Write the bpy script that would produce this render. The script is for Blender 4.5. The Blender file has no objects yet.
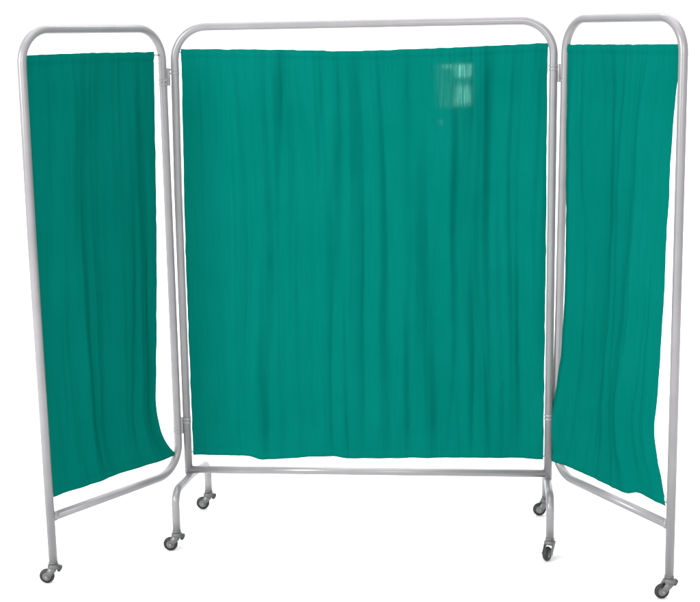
import bpy, bmesh, math, random
from mathutils import Vector, Matrix, noise
R = math.radians
scene = bpy.context.scene
col = scene.collection

# ------------------------------------------------------------------ camera
Z0 = -0.036                      # ground offset of the measured heights
cam_d = bpy.data.cameras.new('camera')
cam = bpy.data.objects.new('camera', cam_d); col.objects.link(cam)
yaw, pitch, roll = 0.1057, 0.1910, -0.0175
fwd = Vector((-math.sin(yaw) * math.cos(pitch), math.cos(yaw) * math.cos(pitch), -math.sin(pitch)))
rgt = Vector((math.cos(yaw), math.sin(yaw), 0)); up = rgt.cross(fwd)
r2 = math.cos(roll) * rgt + math.sin(roll) * up
u2 = -math.sin(roll) * rgt + math.cos(roll) * up
m = Matrix((r2, u2, -fwd)).transposed().to_4x4()
m.translation = Vector((0.4153, -4.3367, 1.6739 + Z0))
cam.matrix_world = m
cam_d.sensor_fit = 'HORIZONTAL'; cam_d.sensor_width = 36
cam_d.lens = 1362.83 / 700 * 36
cam_d.clip_end = 200; cam_d.clip_start = .05
scene.camera = cam

# ------------------------------------------------------------------ light: even white surround, with unseen fill lamps added
world = bpy.data.worlds.new('World'); scene.world = world; world.use_nodes = True
bg = world.node_tree.nodes['Background']
bg.inputs[0].default_value = (1, 1, 1, 1); bg.inputs[1].default_value = .92

def area(name, loc, target, size, power, colour=(1, 1, 1)):
    l = bpy.data.lights.new(name, 'AREA'); l.shape = 'RECTANGLE'
    l.size, l.size_y = size; l.energy = power; l.color = colour
    o = bpy.data.objects.new(name, l); col.objects.link(o); o.location = loc
    o.rotation_euler = (Vector(target) - Vector(loc)).to_track_quat('-Z', 'Y').to_euler()
    return o
area('key_softbox', (-3.4, -3.5, 2.6), (0.1, 0, .8), (.8, 2.0), 195)
area('added_front_fill', (0.9, -5.4, 2.5), (0.1, 0, .8), (2.0, 1.6), 85)  # unseen fill, added to round the tubes from the front
area('added_overhead_fill', (0.2, -0.4, 4.4), (0.2, -0.2, 0), (4.5, 3.6), 100)  # added out of view to keep the floor pure white
area('added_backdrop_fill', (0, 1.7, 4.6), (0, 4.0, 1.2), (5.5, .5), 230)  # added lamp above the frame, there only to whiten the backdrop

scene.view_settings.view_transform = 'Standard'
scene.view_settings.look = 'None'
scene.view_settings.exposure = 0
scene.view_settings.gamma = 1

# ------------------------------------------------------------------ materials
def mat(name):
    mt = bpy.data.materials.new(name); mt.use_nodes = True
    nt = mt.node_tree; return mt, nt, nt.nodes['Principled BSDF']
def link(nt, a, b): nt.links.new(a, b)
def noise_node(nt, scale, vec=None, detail=3, rough=.5):
    n = nt.nodes.new('ShaderNodeTexNoise'); n.inputs['Scale'].default_value = scale
    n.inputs['Detail'].default_value = detail; n.inputs['Roughness'].default_value = rough
    if vec is not None: link(nt, vec, n.inputs['Vector'])
    return n
def ramp(nt, fac, stops):
    r = nt.nodes.new('ShaderNodeValToRGB'); link(nt, fac, r.inputs[0])
    e = r.color_ramp.elements
    while len(e) < len(stops): e.new(.5)
    for el, (p, c) in zip(e, stops): el.position = p; el.color = (*c, 1)
    return r
def bump(nt, h, strength, dist, bsdf):
    b = nt.nodes.new('ShaderNodeBump'); b.inputs['Strength'].default_value = strength
    b.inputs['Distance'].default_value = dist; link(nt, h, b.inputs['Height'])
    link(nt, b.outputs[0], bsdf.inputs['Normal']); return b
def obj_coord(nt): return nt.nodes.new('ShaderNodeTexCoord').outputs['Object']

def metal_paint(name, a, b, rough):
    mt, nt, p = mat(name)
    n = noise_node(nt, 9, obj_coord(nt), 4, .6)
    link(nt, ramp(nt, n.outputs[0], [(.3, a), (.7, b)]).outputs[0], p.inputs['Base Color'])
    n2 = noise_node(nt, 260, obj_coord(nt), 2)
    bump(nt, n2.outputs[0], .12, .0006, p)
    p.inputs['Metallic'].default_value = .25
    p.inputs['Roughness'].default_value = rough
    p.inputs['Specular IOR Level'].default_value = .35
    return mt
PAINT = metal_paint('silver_grey_powder_coat', (.250, .242, .250), (.285, .277, .285), .30)
STEEL = metal_paint('dull_plated_steel', (.10, .10, .103), (.155, .155, .155), .35)

def rubber():
    mt, nt, p = mat('dark_rubber')
    n = noise_node(nt, 60, obj_coord(nt))
    link(nt, ramp(nt, n.outputs[0], [(.3, (.006, .006, .006)), (.7, (.016, .016, .016))]).outputs[0], p.inputs['Base Color'])
    p.inputs['Roughness'].default_value = .55
    return mt
RUBBER = rubber()
def plastic():
    mt, nt, p = mat('grey_plastic')
    n = noise_node(nt, 40, obj_coord(nt))
    link(nt, ramp(nt, n.outputs[0], [(.3, (.15, .15, .15)), (.7, (.21, .21, .21))]).outputs[0], p.inputs['Base Color'])
    p.inputs['Roughness'].default_value = .45
    return mt
HUB = plastic()
DARK = metal_paint('dark_zinc', (.05, .05, .05), (.09, .09, .09), .4)

def cloth_mat(name, light_patch):
    mt, nt, p = mat(name)
    uvn = nt.nodes.new('ShaderNodeUVMap'); uvn.uv_map = 'cloth'
    uv = uvn.outputs[0]
    # threads: slight vertical slub in the colour
    mp = nt.nodes.new('ShaderNodeMapping'); link(nt, uv, mp.inputs[0]); mp.inputs['Scale'].default_value = (160, 6, 1)
    slub = noise_node(nt, 1, mp.outputs[0], 3, .6)
    big = noise_node(nt, 3.2, uv, 2)
    mx = nt.nodes.new('ShaderNodeMix'); mx.data_type = 'FLOAT'; mx.inputs[0].default_value = .55
    link(nt, slub.outputs[0], mx.inputs[2]); link(nt, big.outputs[0], mx.inputs[3])
    c = ramp(nt, mx.outputs[0], [(.35, (.0003, .139, .112)), (.65, (.0010, .155, .125))])
    link(nt, c.outputs[0], p.inputs['Base Color'])
    p.inputs['Roughness'].default_value = .92
    p.inputs['Specular IOR Level'].default_value = .0
    # plain weave
    w1 = nt.nodes.new('ShaderNodeTexWave'); w1.bands_direction = 'X'; w1.inputs['Scale'].default_value = 320
    w2 = nt.nodes.new('ShaderNodeTexWave'); w2.bands_direction = 'Y'; w2.inputs['Scale'].default_value = 320
    link(nt, uv, w1.inputs[0]); link(nt, uv, w2.inputs[0])
    ad = nt.nodes.new('ShaderNodeMath'); ad.operation = 'ADD'; link(nt, w1.outputs[1], ad.inputs[0]); link(nt, w2.outputs[1], ad.inputs[1])
    ad2 = nt.nodes.new('ShaderNodeMath'); ad2.operation = 'MULTIPLY_ADD'; link(nt, slub.outputs[0], ad2.inputs[0]); ad2.inputs[1].default_value = 1.5
    link(nt, ad.outputs[0], ad2.inputs[2])
    bump(nt, ad2.outputs[0], .25, .0006, p)
    tr = nt.nodes.new('ShaderNodeBsdfTranslucent'); link(nt, c.outputs[0], tr.inputs[0])
    m1 = nt.nodes.new('ShaderNodeMixShader'); m1.inputs[0].default_value = .12
    out = nt.nodes['Material Output']
    link(nt, p.outputs[0], m1.inputs[1]); link(nt, tr.outputs[0], m1.inputs[2])
    last = m1.outputs[0]
    if light_patch:
        # window light near the top, imitated in the material by a striped see-through tint
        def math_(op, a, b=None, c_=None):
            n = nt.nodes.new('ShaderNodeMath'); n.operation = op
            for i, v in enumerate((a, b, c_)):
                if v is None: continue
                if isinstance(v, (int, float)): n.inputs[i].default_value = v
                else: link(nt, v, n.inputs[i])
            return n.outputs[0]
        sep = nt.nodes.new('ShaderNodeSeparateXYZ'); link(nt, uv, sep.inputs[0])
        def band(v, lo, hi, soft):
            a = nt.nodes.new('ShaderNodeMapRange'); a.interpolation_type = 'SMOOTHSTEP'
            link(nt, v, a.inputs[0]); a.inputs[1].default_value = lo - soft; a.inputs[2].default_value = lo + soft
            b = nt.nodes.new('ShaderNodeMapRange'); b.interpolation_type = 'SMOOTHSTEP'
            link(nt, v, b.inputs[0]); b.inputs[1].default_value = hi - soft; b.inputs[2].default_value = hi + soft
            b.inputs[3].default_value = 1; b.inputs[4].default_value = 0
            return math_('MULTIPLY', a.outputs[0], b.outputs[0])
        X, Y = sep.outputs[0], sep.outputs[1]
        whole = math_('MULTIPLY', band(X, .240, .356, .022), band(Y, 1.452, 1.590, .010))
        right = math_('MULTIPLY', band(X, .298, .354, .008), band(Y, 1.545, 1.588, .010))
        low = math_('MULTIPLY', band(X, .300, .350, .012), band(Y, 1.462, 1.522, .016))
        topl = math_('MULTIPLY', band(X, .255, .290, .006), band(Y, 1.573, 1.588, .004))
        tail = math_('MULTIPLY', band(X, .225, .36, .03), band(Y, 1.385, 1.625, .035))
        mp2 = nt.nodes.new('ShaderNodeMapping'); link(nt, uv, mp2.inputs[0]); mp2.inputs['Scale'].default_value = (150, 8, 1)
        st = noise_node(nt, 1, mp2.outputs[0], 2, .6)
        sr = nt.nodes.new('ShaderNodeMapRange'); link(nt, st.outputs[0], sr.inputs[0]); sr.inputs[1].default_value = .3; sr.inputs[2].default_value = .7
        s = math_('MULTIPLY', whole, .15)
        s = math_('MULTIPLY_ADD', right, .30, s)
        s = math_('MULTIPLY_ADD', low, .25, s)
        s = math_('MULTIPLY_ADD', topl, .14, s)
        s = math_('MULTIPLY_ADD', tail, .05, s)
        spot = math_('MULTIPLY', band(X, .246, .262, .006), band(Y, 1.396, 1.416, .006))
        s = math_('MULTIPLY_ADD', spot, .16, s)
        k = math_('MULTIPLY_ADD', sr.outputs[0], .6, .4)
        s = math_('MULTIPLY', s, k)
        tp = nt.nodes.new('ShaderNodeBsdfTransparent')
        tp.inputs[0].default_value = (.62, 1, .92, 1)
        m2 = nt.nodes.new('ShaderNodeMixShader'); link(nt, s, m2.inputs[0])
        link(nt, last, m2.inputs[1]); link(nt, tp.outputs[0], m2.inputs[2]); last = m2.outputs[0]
    link(nt, last, out.inputs[0])
    return mt
CLOTH = cloth_mat('green_cotton', False)
CLOTH_PAINTED_LIGHT = cloth_mat('green_cotton_with_painted_light', True)  # same cotton with the pale patch of light built into the material

def white():
    mt, nt, p = mat('white_studio_paper')
    n = noise_node(nt, 1.4, obj_coord(nt), 2)
    link(nt, ramp(nt, n.outputs[0], [(.3, (.89, .89, .89)), (.7, (.92, .92, .92))]).outputs[0], p.inputs['Base Color'])
    p.inputs['Roughness'].default_value = .9; p.inputs['Specular IOR Level'].default_value = .1
    return mt
WHITE = white()

# ------------------------------------------------------------------ mesh helpers
def build(name, bm, material, parent=None, smooth=True):
    me = bpy.data.meshes.new(name)
    bmesh.ops.recalc_face_normals(bm, faces=bm.faces)
    bm.to_mesh(me); bm.free()
    for p in me.polygons: p.use_smooth = smooth
    me.materials.append(material)
    o = bpy.data.objects.new(name, me); col.objects.link(o)
    if parent: o.parent = parent
    return o

def fillet(pts, rad, n=10):
    """polyline with rounded inner corners; rad is one radius or a list, one per inner corner"""
    pts = [Vector(p) for p in pts]; out = [pts[0]]
    for i in range(1, len(pts) - 1):
        r = rad[i - 1] if isinstance(rad, (list, tuple)) else rad
        a, b, c = pts[i - 1], pts[i], pts[i + 1]
        d1 = (a - b).normalized(); d2 = (c - b).normalized()
        ang = d1.angle(d2)
        if r <= 0 or ang > 3.1: out.append(b); continue
        t = r / math.tan(ang / 2)
        p1 = b + d1 * t; p2 = b + d2 * t
        ctr = b + (d1 + d2).normalized() * (r / math.sin(ang / 2))
        v1 = p1 - ctr; v2 = p2 - ctr; tot = v1.angle(v2); ax = v1.cross(v2).normalized()
        for k in range(n + 1): out.append(ctr + Matrix.Rotation(tot * k / n, 3, ax) @ v1)
    out.append(pts[-1]); return out

def tube(bm, pts, rad, seg=20, caps=True):
    pts = [Vector(p) for p in pts]
    rings = []; prev = None
    for i, p in enumerate(pts):
        if i == 0: t = pts[1] - p
        elif i == len(pts) - 1: t = p - pts[i - 1]
        else: t = (pts[i + 1] - p).normalized() + (p - pts[i - 1]).normalized()
        t.normalize()
        if prev is None:
            n = t.orthogonal().normalized()
        else:
            n = prev - t * prev.dot(t); n.normalize()
        prev = n; b = t.cross(n)
        r = rad[i] if isinstance(rad, (list, tuple)) else rad
        rings.append([bm.verts.new(p + (n * math.cos(a) + b * math.sin(a)) * r) for a in (2 * math.pi * k / seg for k in range(seg))])
    for a, b in zip(rings, rings[1:]):
        for k in range(seg): bm.faces.new((a[k], a[(k + 1) % seg], b[(k + 1) % seg], b[k]))
    if caps:
        bm.faces.new(rings[0][::-1]); bm.faces.new(rings[-1])

def lathe(bm, prof, seg=28, M=Matrix.Identity(4)):
    """closed profile of (radius, height) turned about the local z axis"""
    rings = []
    for r, h in prof:
        if r < 1e-6: rings.append([bm.verts.new(M @ Vector((0, 0, h)))])
        else: rings.append([bm.verts.new(M @ Vector((r * math.cos(a), r * math.sin(a), h))) for a in (2 * math.pi * k / seg for k in range(seg))])
    for a, b in zip(rings, rings[1:]):
        for k in range(seg):
            q = (k + 1) % seg
            if len(a) == 1 and len(b) == 1: break
            if len(a) == 1: bm.faces.new((a[0], b[k], b[q]))
            elif len(b) == 1: bm.faces.new((a[k], a[q], b[0]))
            else: bm.faces.new((a[k], a[q], b[q], b[k]))

def prism(bm, outline, y0, y1, M=Matrix.Identity(4), bev=.0008):
    a = [bm.verts.new(M @ Vector((x, y0, z))) for x, z in outline]
    b = [bm.verts.new(M @ Vector((x, y1, z))) for x, z in outline]
    n = len(outline); es = []
    f1 = bm.faces.new(a); f2 = bm.faces.new(b[::-1])
    for k in range(n): bm.faces.new((a[k], b[k], b[(k + 1) % n], a[(k + 1) % n]))
    bmesh.ops.bevel(bm, geom=list(f1.edges) + list(f2.edges), offset=bev, segments=2, affect='EDGES')

# ------------------------------------------------------------------ setting: white floor and paper sweep
def grid_sheet(name, prof, x0, x1, nx, material):
    bm = bmesh.new(); rows = []
    for (y, z) in prof: rows.append([bm.verts.new((x0 + (x1 - x0) * i / nx, y, z)) for i in range(nx + 1)])
    for a, b in zip(rows, rows[1:]):
        for i in range(nx): bm.faces.new((a[i], a[i + 1], b[i + 1], b[i]))
    o = build(name, bm, material); o['kind'] = 'structure'; return o
grid_sheet('floor', [(-9, 0), (0, 0), (3.0, 0)], -7, 7, 8, WHITE)
cv = [(3.0 + 1.2 * math.sin(a), 1.2 - 1.2 * math.cos(a)) for a in (math.pi / 2 * k / 16 for k in range(17))]
grid_sheet('backdrop', cv + [(4.2, 5.0)], -7, 7, 8, WHITE)

# ------------------------------------------------------------------ the folding screen
T = .0133                        # tube radius
W2 = .6; GAP = .0342; H = 1.7160 + Z0
root = bpy.data.objects.new('folding_screen', None); col.objects.link(root); root.location = (0, 0, 0)
root['label'] = 'three-panel folding hospital privacy screen with teal gathered curtains in grey tube frames on castors'
root['category'] = 'folding screen'

aL, aR = 1.0281, 1.0137
def PC(u, z, n=0): return Vector((u, -n, z + Z0))                     # n = towards the camera
eL = Vector((-math.cos(aL), -math.sin(aL), 0)); nL = Vector((math.sin(aL), -math.cos(aL), 0))
eR = Vector((math.cos(aR), -math.sin(aR), 0)); nR = Vector((-math.sin(aR), -math.cos(aR), 0))
def PL(u, z, n=0): return Vector((-W2 - GAP, 0, z + Z0)) + eL * u + nL * n
def PR(u, z, n=0): return Vector((W2 + GAP, 0, z + Z0)) + eR * u + nR * n

def frame(pts, rad):
    bm = bmesh.new(); tube(bm, fillet(pts, rad, 14), T, 24)
    return build('panel_frame', bm, PAINT, root)
# centre: inverted U standing on the two feet
fC = frame([PC(-.603, .235), PC(-.6, 1.2), PC(-.592, 1.716), PC(.604, 1.717), PC(.602, 1.2), PC(.6, .235)], [0, .105, .105, 0])
bm = bmesh.new(); tube(bm, [PC(-.598, .249), PC(0, .2515), PC(.598, .254)], T * .95, 20); build('crossbar', bm, PAINT, root)
# wings: outer pole, top, inner pole, bottom bar bent back to the outer pole, all one tube
fL = frame([PL(.566, .105), PL(.571, 1.1), PL(.568, 1.713), PL(.000, 1.7125), PL(.002, .244), PL(.560, .2475)], [0, .1, .1, .1])
fR = frame([PR(.570, .105), PR(.568, 1.0), PR(.566, 1.714), PR(.012, 1.719), PR(.001, 1.158), PR(-.006, .80), PR(-.026, .2555), PR(.562, .259)],
           [0, .1, .1, 0, 0, .1])

# weld beads where the bars meet the poles
def bead(P, parent, r=.0155, axis=Vector((1, 0, 0))):
    bm = bmesh.new()
    q = axis.to_track_quat('Z', 'Y').to_matrix().to_4x4(); q.translation = P
    prof = [(T * .5, -.006), (T * 1.02, -.006), (r, -.002), (r * .98, .002), (T * 1.0, .006), (T * .5, .006), (T * .5, -.006)]
    lathe(bm, prof, 20, q); return build('weld', bm, PAINT, parent)
bead(PL(.566 - T - .003, .2475), fL, axis=eL); bead(PR(.570 - T - .003, .259), fR, axis=eR)

# feet: inverted U tubes running front to back
def foot(xf, xb, x0):
    yf, yb = -.195, .205
    pts = [(xf, yf, .069), (xf, yf, .236 + Z0), (x0, 0, .226 + Z0), (xb, yb, .208 + Z0), (xb, yb, .069)]
    bm = bmesh.new(); tube(bm, fillet(pts, [.045, 0, .045], 12), T * .97, 22)
    return build('foot', bm, PAINT, root)
foot(-.606, -.583, -.6); foot(.600, .602, .6)

# hinges between neighbouring poles
def hinge(A, B, z):
    """A, B: functions of height giving the two pole axes"""
    bm = bmesh.new(); a, b = A(z), B(z); mid = (a + b) / 2 + Vector((0, -.006, 0))
    def cyl(c, r, h, seg=18):
        M = Matrix.Translation(c)
        lathe(bm, [(0, -h / 2), (r * .9, -h / 2), (r, -h / 2 + .001), (r, h / 2 - .001), (r * .9, h / 2), (0, h / 2)], seg, M)
    cyl(mid, .0050, .056)
    for k, P in ((-1, A), (1, B)):
        for dz in (.017 * k + .006, .017 * k - .006):
            c = P(z + dz); cyl(c, T + .0010, .008)
            tube(bm, [c + Vector((0, -T * .6, 0)), mid + Vector((0, 0, dz))], .0028, 10)
    build('hinge', bm, PAINT, root)
hinge(lambda z: PL(.001, z), lambda z: PC(-.594, z), 1.560)
hinge(lambda z: PL(.002, z), lambda z: PC(-.602, z), .405)
hinge(lambda z: PR(.006, z), lambda z: PC(.603, z), 1.555)
hinge(lambda z: PR(-.022, z), lambda z: PC(.600, z), .430)

# ------------------------------------------------------------------ curtains
def interp(tab, x):
    """smooth interpolation of a table of (x, y), any order"""
    tab = sorted(tab)
    if x <= tab[0][0]: return tab[0][1]
    if x >= tab[-1][0]: return tab[-1][1]
    for i in range(len(tab) - 1):
        if tab[i][0] <= x <= tab[i + 1][0]:
            def sl(j):
                if j <= 0 or j >= len(tab) - 1: return (tab[min(j + 1, len(tab) - 1)][1] - tab[max(j - 1, 0)][1]) / (tab[min(j + 1, len(tab) - 1)][0] - tab[max(j - 1, 0)][0])
                return (tab[j + 1][1] - tab[j - 1][1]) / (tab[j + 1][0] - tab[j - 1][0])
            (x0, y0), (x1, y1) = tab[i], tab[i + 1]; h = x1 - x0; t = (x - x0) / h
            return (2*t**3 - 3*t*t + 1) * y0 + (t**3 - 2*t*t + t) * h * sl(i) + (3*t*t - 2*t**3) * y1 + (t**3 - t*t) * h * sl(i + 1)

def nz(x, y, s): return noise.noise(Vector((x, y, s * 7.31)))
def folds(s, t, width, seed, amp):
    """depth of the gathers: long soft pleats that wander and merge on their way down, plus fine creases"""
    x = s * width
    x += .018 * nz(x * 2.5, t * 1.6, seed + 1) + .006 * nz(x * 9, t * 3.5, seed + 2)
    d = 0
    d += .0150 * nz(x * 7, t * .9, seed + 3)
    d += .0065 * nz(x * 19, t * 1.5, seed + 4)
    a = nz(x * 15, t * 1.1, seed + 14); d += .0050 * (math.sqrt(a * a + .004) * 2 - .5)
    d += .0022 * nz(x * 48, t * 1.8, seed + 5) * (.5 + 1.0 * max(0, nz(x * 3, t * 2, seed + 9) + .4))
    gather = math.exp(-t * 14) + .6 * math.exp(-(1 - t) * 16)
    d += gather * .0022 * nz(x * 85, t * 3, seed + 6)
    d += (.0020 + .0028 * max(0, t - .8) / .2) * nz(x * 9, t * 10, seed + 7) + .0008 * nz(x * 26, t * 20, seed + 8)                                # hand wrinkles across
    return d * amp

def curtain(P, left, right, top, bottom, seed, width, material, amp=1.0, nx=420, nzv=240, lap=0.0, loc=None):
    """left/right: tables (height, u); top/bottom: tables (s, height)"""
    bm = bmesh.new(); uvl = bm.loops.layers.uv.new('cloth'); rows = []; co = {}; wires = {False: [], True: []}
    zt0 = interp(top, .5); zb0 = interp(bottom, .5)
    jt = round(nzv * .012 / (zt0 - zb0)); jb = nzv - jt
    for j in range(nzv + 1):
        t = j / nzv; row = []
        # slightly finer rows in the hems
        for i in range(nx + 1):
            s = i / nx
            zt = interp(top, s) + .0016 * nz(s * width * 40, 0, seed + 20)
            zb = interp(bottom, s) + .002 * nz(s * width * 14, 0, seed + 21)
            z = zt + (zb - zt) * t
            ul, ur = interp(left, z), interp(right, z)
            edge = (.0040 if width < 1 else .0012) * nz(z * 9, 1, seed + 22) + .0016 * nz(z * 26, 1, seed + 23)
            u = ul + (ur - ul) * s + edge * (1 - s) ** 6 - edge * s ** 6
            gx = nz(s * width * 14, t * 1.2, seed + 15) * .004
            u += gx * math.sin(math.pi * s)
            e = min(s, 1 - s) * width; fade = min(1, .25 + e / .05)
            pin = .38 + .62 * min(1, min(t, 1 - t) / .09)                    # the wires hold top and bottom nearly flat
            n = folds(s, t, width, seed, amp) * fade * pin + lap * math.exp(-(s * width / .045) ** 2) * min(1, max(0, (t - .74) / .16))
            # hem casings: a slight roll round the wire, then a stitch line pulled in
            for q in (t, 1 - t):
                dz = q * (zt - zb)
                if dz < .03: n += .0028 * math.sqrt(max(0, 1 - ((dz - .012) / .0135) ** 2)) - .0011 * math.exp(-((dz - .027) / .002) ** 2)
            if j in (jt, jb) and i % 3 == 0: wires[j == jb].append((u, z, n))
            v = bm.verts.new(P(u, z, n)); row.append(v); co[v] = (u, z)
        rows.append(row)
    for a, b in zip(rows, rows[1:]):
        for i in range(nx):
            f = bm.faces.new((a[i], a[i + 1], b[i + 1], b[i]))
            for lp in f.loops: lp[uvl].uv = co[lp.vert]
    me = bpy.data.meshes.new('curtain'); bm.normal_update(); bm.to_mesh(me); bm.free()
    for p in me.polygons: p.use_smooth = True
    me.materials.append(material)
    o = bpy.data.objects.new('curtain', me); col.objects.link(o); o.parent = root
    sm = o.modifiers.new('thickness', 'SOLIDIFY'); sm.thickness = .0009; sm.offset = 0
    for low in (False, True):
        row = wires[low]; pole_l, pole_r = loc[:2] if low else (loc[2] if len(loc) > 2 else loc[0], loc[1])
        pts = [P(pole_l, row[0][1], row[0][2])] + [P(u, z, n - .0034) for u, z, n in row] + [P(pole_r, row[-1][1], row[-1][2] - .003)]
        bm = bmesh.new(); tube(bm, pts, .0017, 8); build('curtain_wire', bm, STEEL, o)
    return o

# centre curtain
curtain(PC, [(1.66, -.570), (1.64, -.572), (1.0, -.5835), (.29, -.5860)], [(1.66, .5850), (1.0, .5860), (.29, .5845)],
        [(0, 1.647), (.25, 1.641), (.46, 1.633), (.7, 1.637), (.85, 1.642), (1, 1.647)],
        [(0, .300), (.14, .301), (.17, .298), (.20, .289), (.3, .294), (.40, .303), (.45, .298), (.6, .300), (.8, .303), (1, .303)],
        11, 1.17, CLOTH_PAINTED_LIGHT, amp=1.9, nx=620, nzv=260, loc=(-.60, .602))
# left wing curtain (u runs from the hinge outwards)
curtain(PL, [(1.64, .038), (1.3, .050), (.844, .071), (.60, .088), (.50, .092), (.424, .083), (.368, .063), (.304, .018)],
        [(1.66, .555), (1.2, .560), (.3, .556)],
        [(0, 1.640), (.5, 1.642), (1, 1.640)], [(0, .303), (.5, .307), (1, .309)],
        23, .51, CLOTH, amp=1.6, nx=300, loc=(.002, .568))
# right wing curtain, drawn in along its free edge and lapping over the hinge pole at the bottom
curtain(PR, [(1.642, .022), (.95, .024), (.80, .018), (.573, .002), (.45, -.020), (.359, -.039), (.30, -.044)],
        [(1.642, .552), (1.488, .533), (1.349, .522), (1.208, .518), (.832, .508), (.65, .495), (.535, .487), (.441, .505), (.386, .526), (.31, .550)],
        [(0, 1.642), (.5, 1.641), (1, 1.642)], [(0, .302), (.15, .293), (.45, .291), (.72, .304), (.78, .315), (.86, .317), (1, .313)],
        37, .51, CLOTH, amp=2.3, nx=300, lap=.024, loc=(-.026, .568, .012))

# ------------------------------------------------------------------ castors
WR = .0232
def caster(x, y, ang, ztop=.069):
    """ang: heading of the trailing wheel about the vertical; built round the stem axis, wheel trailing to local +x"""
    off = .0215; Mz = Matrix.Translation((x, y, 0)) @ Matrix.Rotation(ang, 4, 'Z')
    bm = bmesh.new()
    # expander stem, collar and swivel cup
    hb = ztop - .0185
    lathe(bm, [(0, ztop + .012), (T * .8, ztop + .012), (T * .8, ztop + .001), (T * 1.06, ztop), (T * 1.06, ztop - .005), (.010, ztop - .006),
               (.010, hb + .0115), (.0155, hb + .0105), (.0180, hb + .007), (.0185, hb + .001), (.0165, hb - .001), (0, hb - .001)], 26, Mz)
    # fork: two bent cheeks from the cup to the axle, and a crown joining them
    for s in (-1, 1):
        y0, y1 = (s * .0125, s * .0145) if s > 0 else (s * .0145, s * .0125)
        prism(bm, [(-.017, hb + .004), (.013, hb + .004), (off + .007, WR + .006), (off + .006, WR - .006), (off - .006, WR - .006), (-.008, hb - .010)], y0, y1, Mz, .0005)
    prism(bm, [(-.0175, hb + .0045), (.014, hb + .0045), (.0165, hb - .001), (-.0175, hb - .001)], -.0142, .0142, Mz, .0008)
    c = build('caster', bm, STEEL, root)
    Mw = Mz @ Matrix.Translation((off, 0, WR)) @ Matrix.Rotation(math.pi / 2, 4, 'X')
    bm = bmesh.new(); w = .0092
    prof = [(WR * .55, -w * .8), (WR * .80, -w * .95)] + [(WR - .004 + .004 * math.cos(a), w * .62 * math.sin(a) / 1 + (.0) ) for a in (math.pi * (k / 8 - .5) for k in range(9))] + [(WR * .80, w * .95), (WR * .55, w * .8), (WR * .55, -w * .8)]
    lathe(bm, prof, 40, Mw); build('tyre', bm, RUBBER, c)
    bm = bmesh.new()
    lathe(bm, [(0, -w * .98), (.004, -w * .98), (.0045, -w * .72), (WR * .42, -w * .6), (WR * .56, -w * .86), (WR * .56, w * .86), (WR * .42, w * .6), (.0045, w * .72), (.004, w * .98), (0, w * .98)], 32, Mw)
    build('hub', bm, HUB, c)
    bm = bmesh.new()
    lathe(bm, [(0, -.0175), (.0040, -.0175), (.0046, -.0165), (.0046, .0165), (.0040, .0175), (0, .0175)], 12, Mw); build('axle_bolt', bm, HUB, c)
    # brake pedal sticking out over the leading side
    bm = bmesh.new()
    prism(bm, [(-.013, hb + .004), (-.023, hb + .006), (-.0265, hb + .002), (-.0255, hb - .005), (-.019, hb - .014), (-.011, hb - .012)], -.0075, .0075, Mz, .002)
    build('brake_pedal', bm, DARK, c)
    return c
pL = PL(.566, 0); pR = PR(.570, 0)
caster(pL.x, pL.y, R(188)); caster(-.606, -.195, R(186)); caster(-.583, .205, R(188))
caster(.600, -.195, R(247)); caster(.602, .205, R(190)); caster(pR.x, pR.y, R(196))
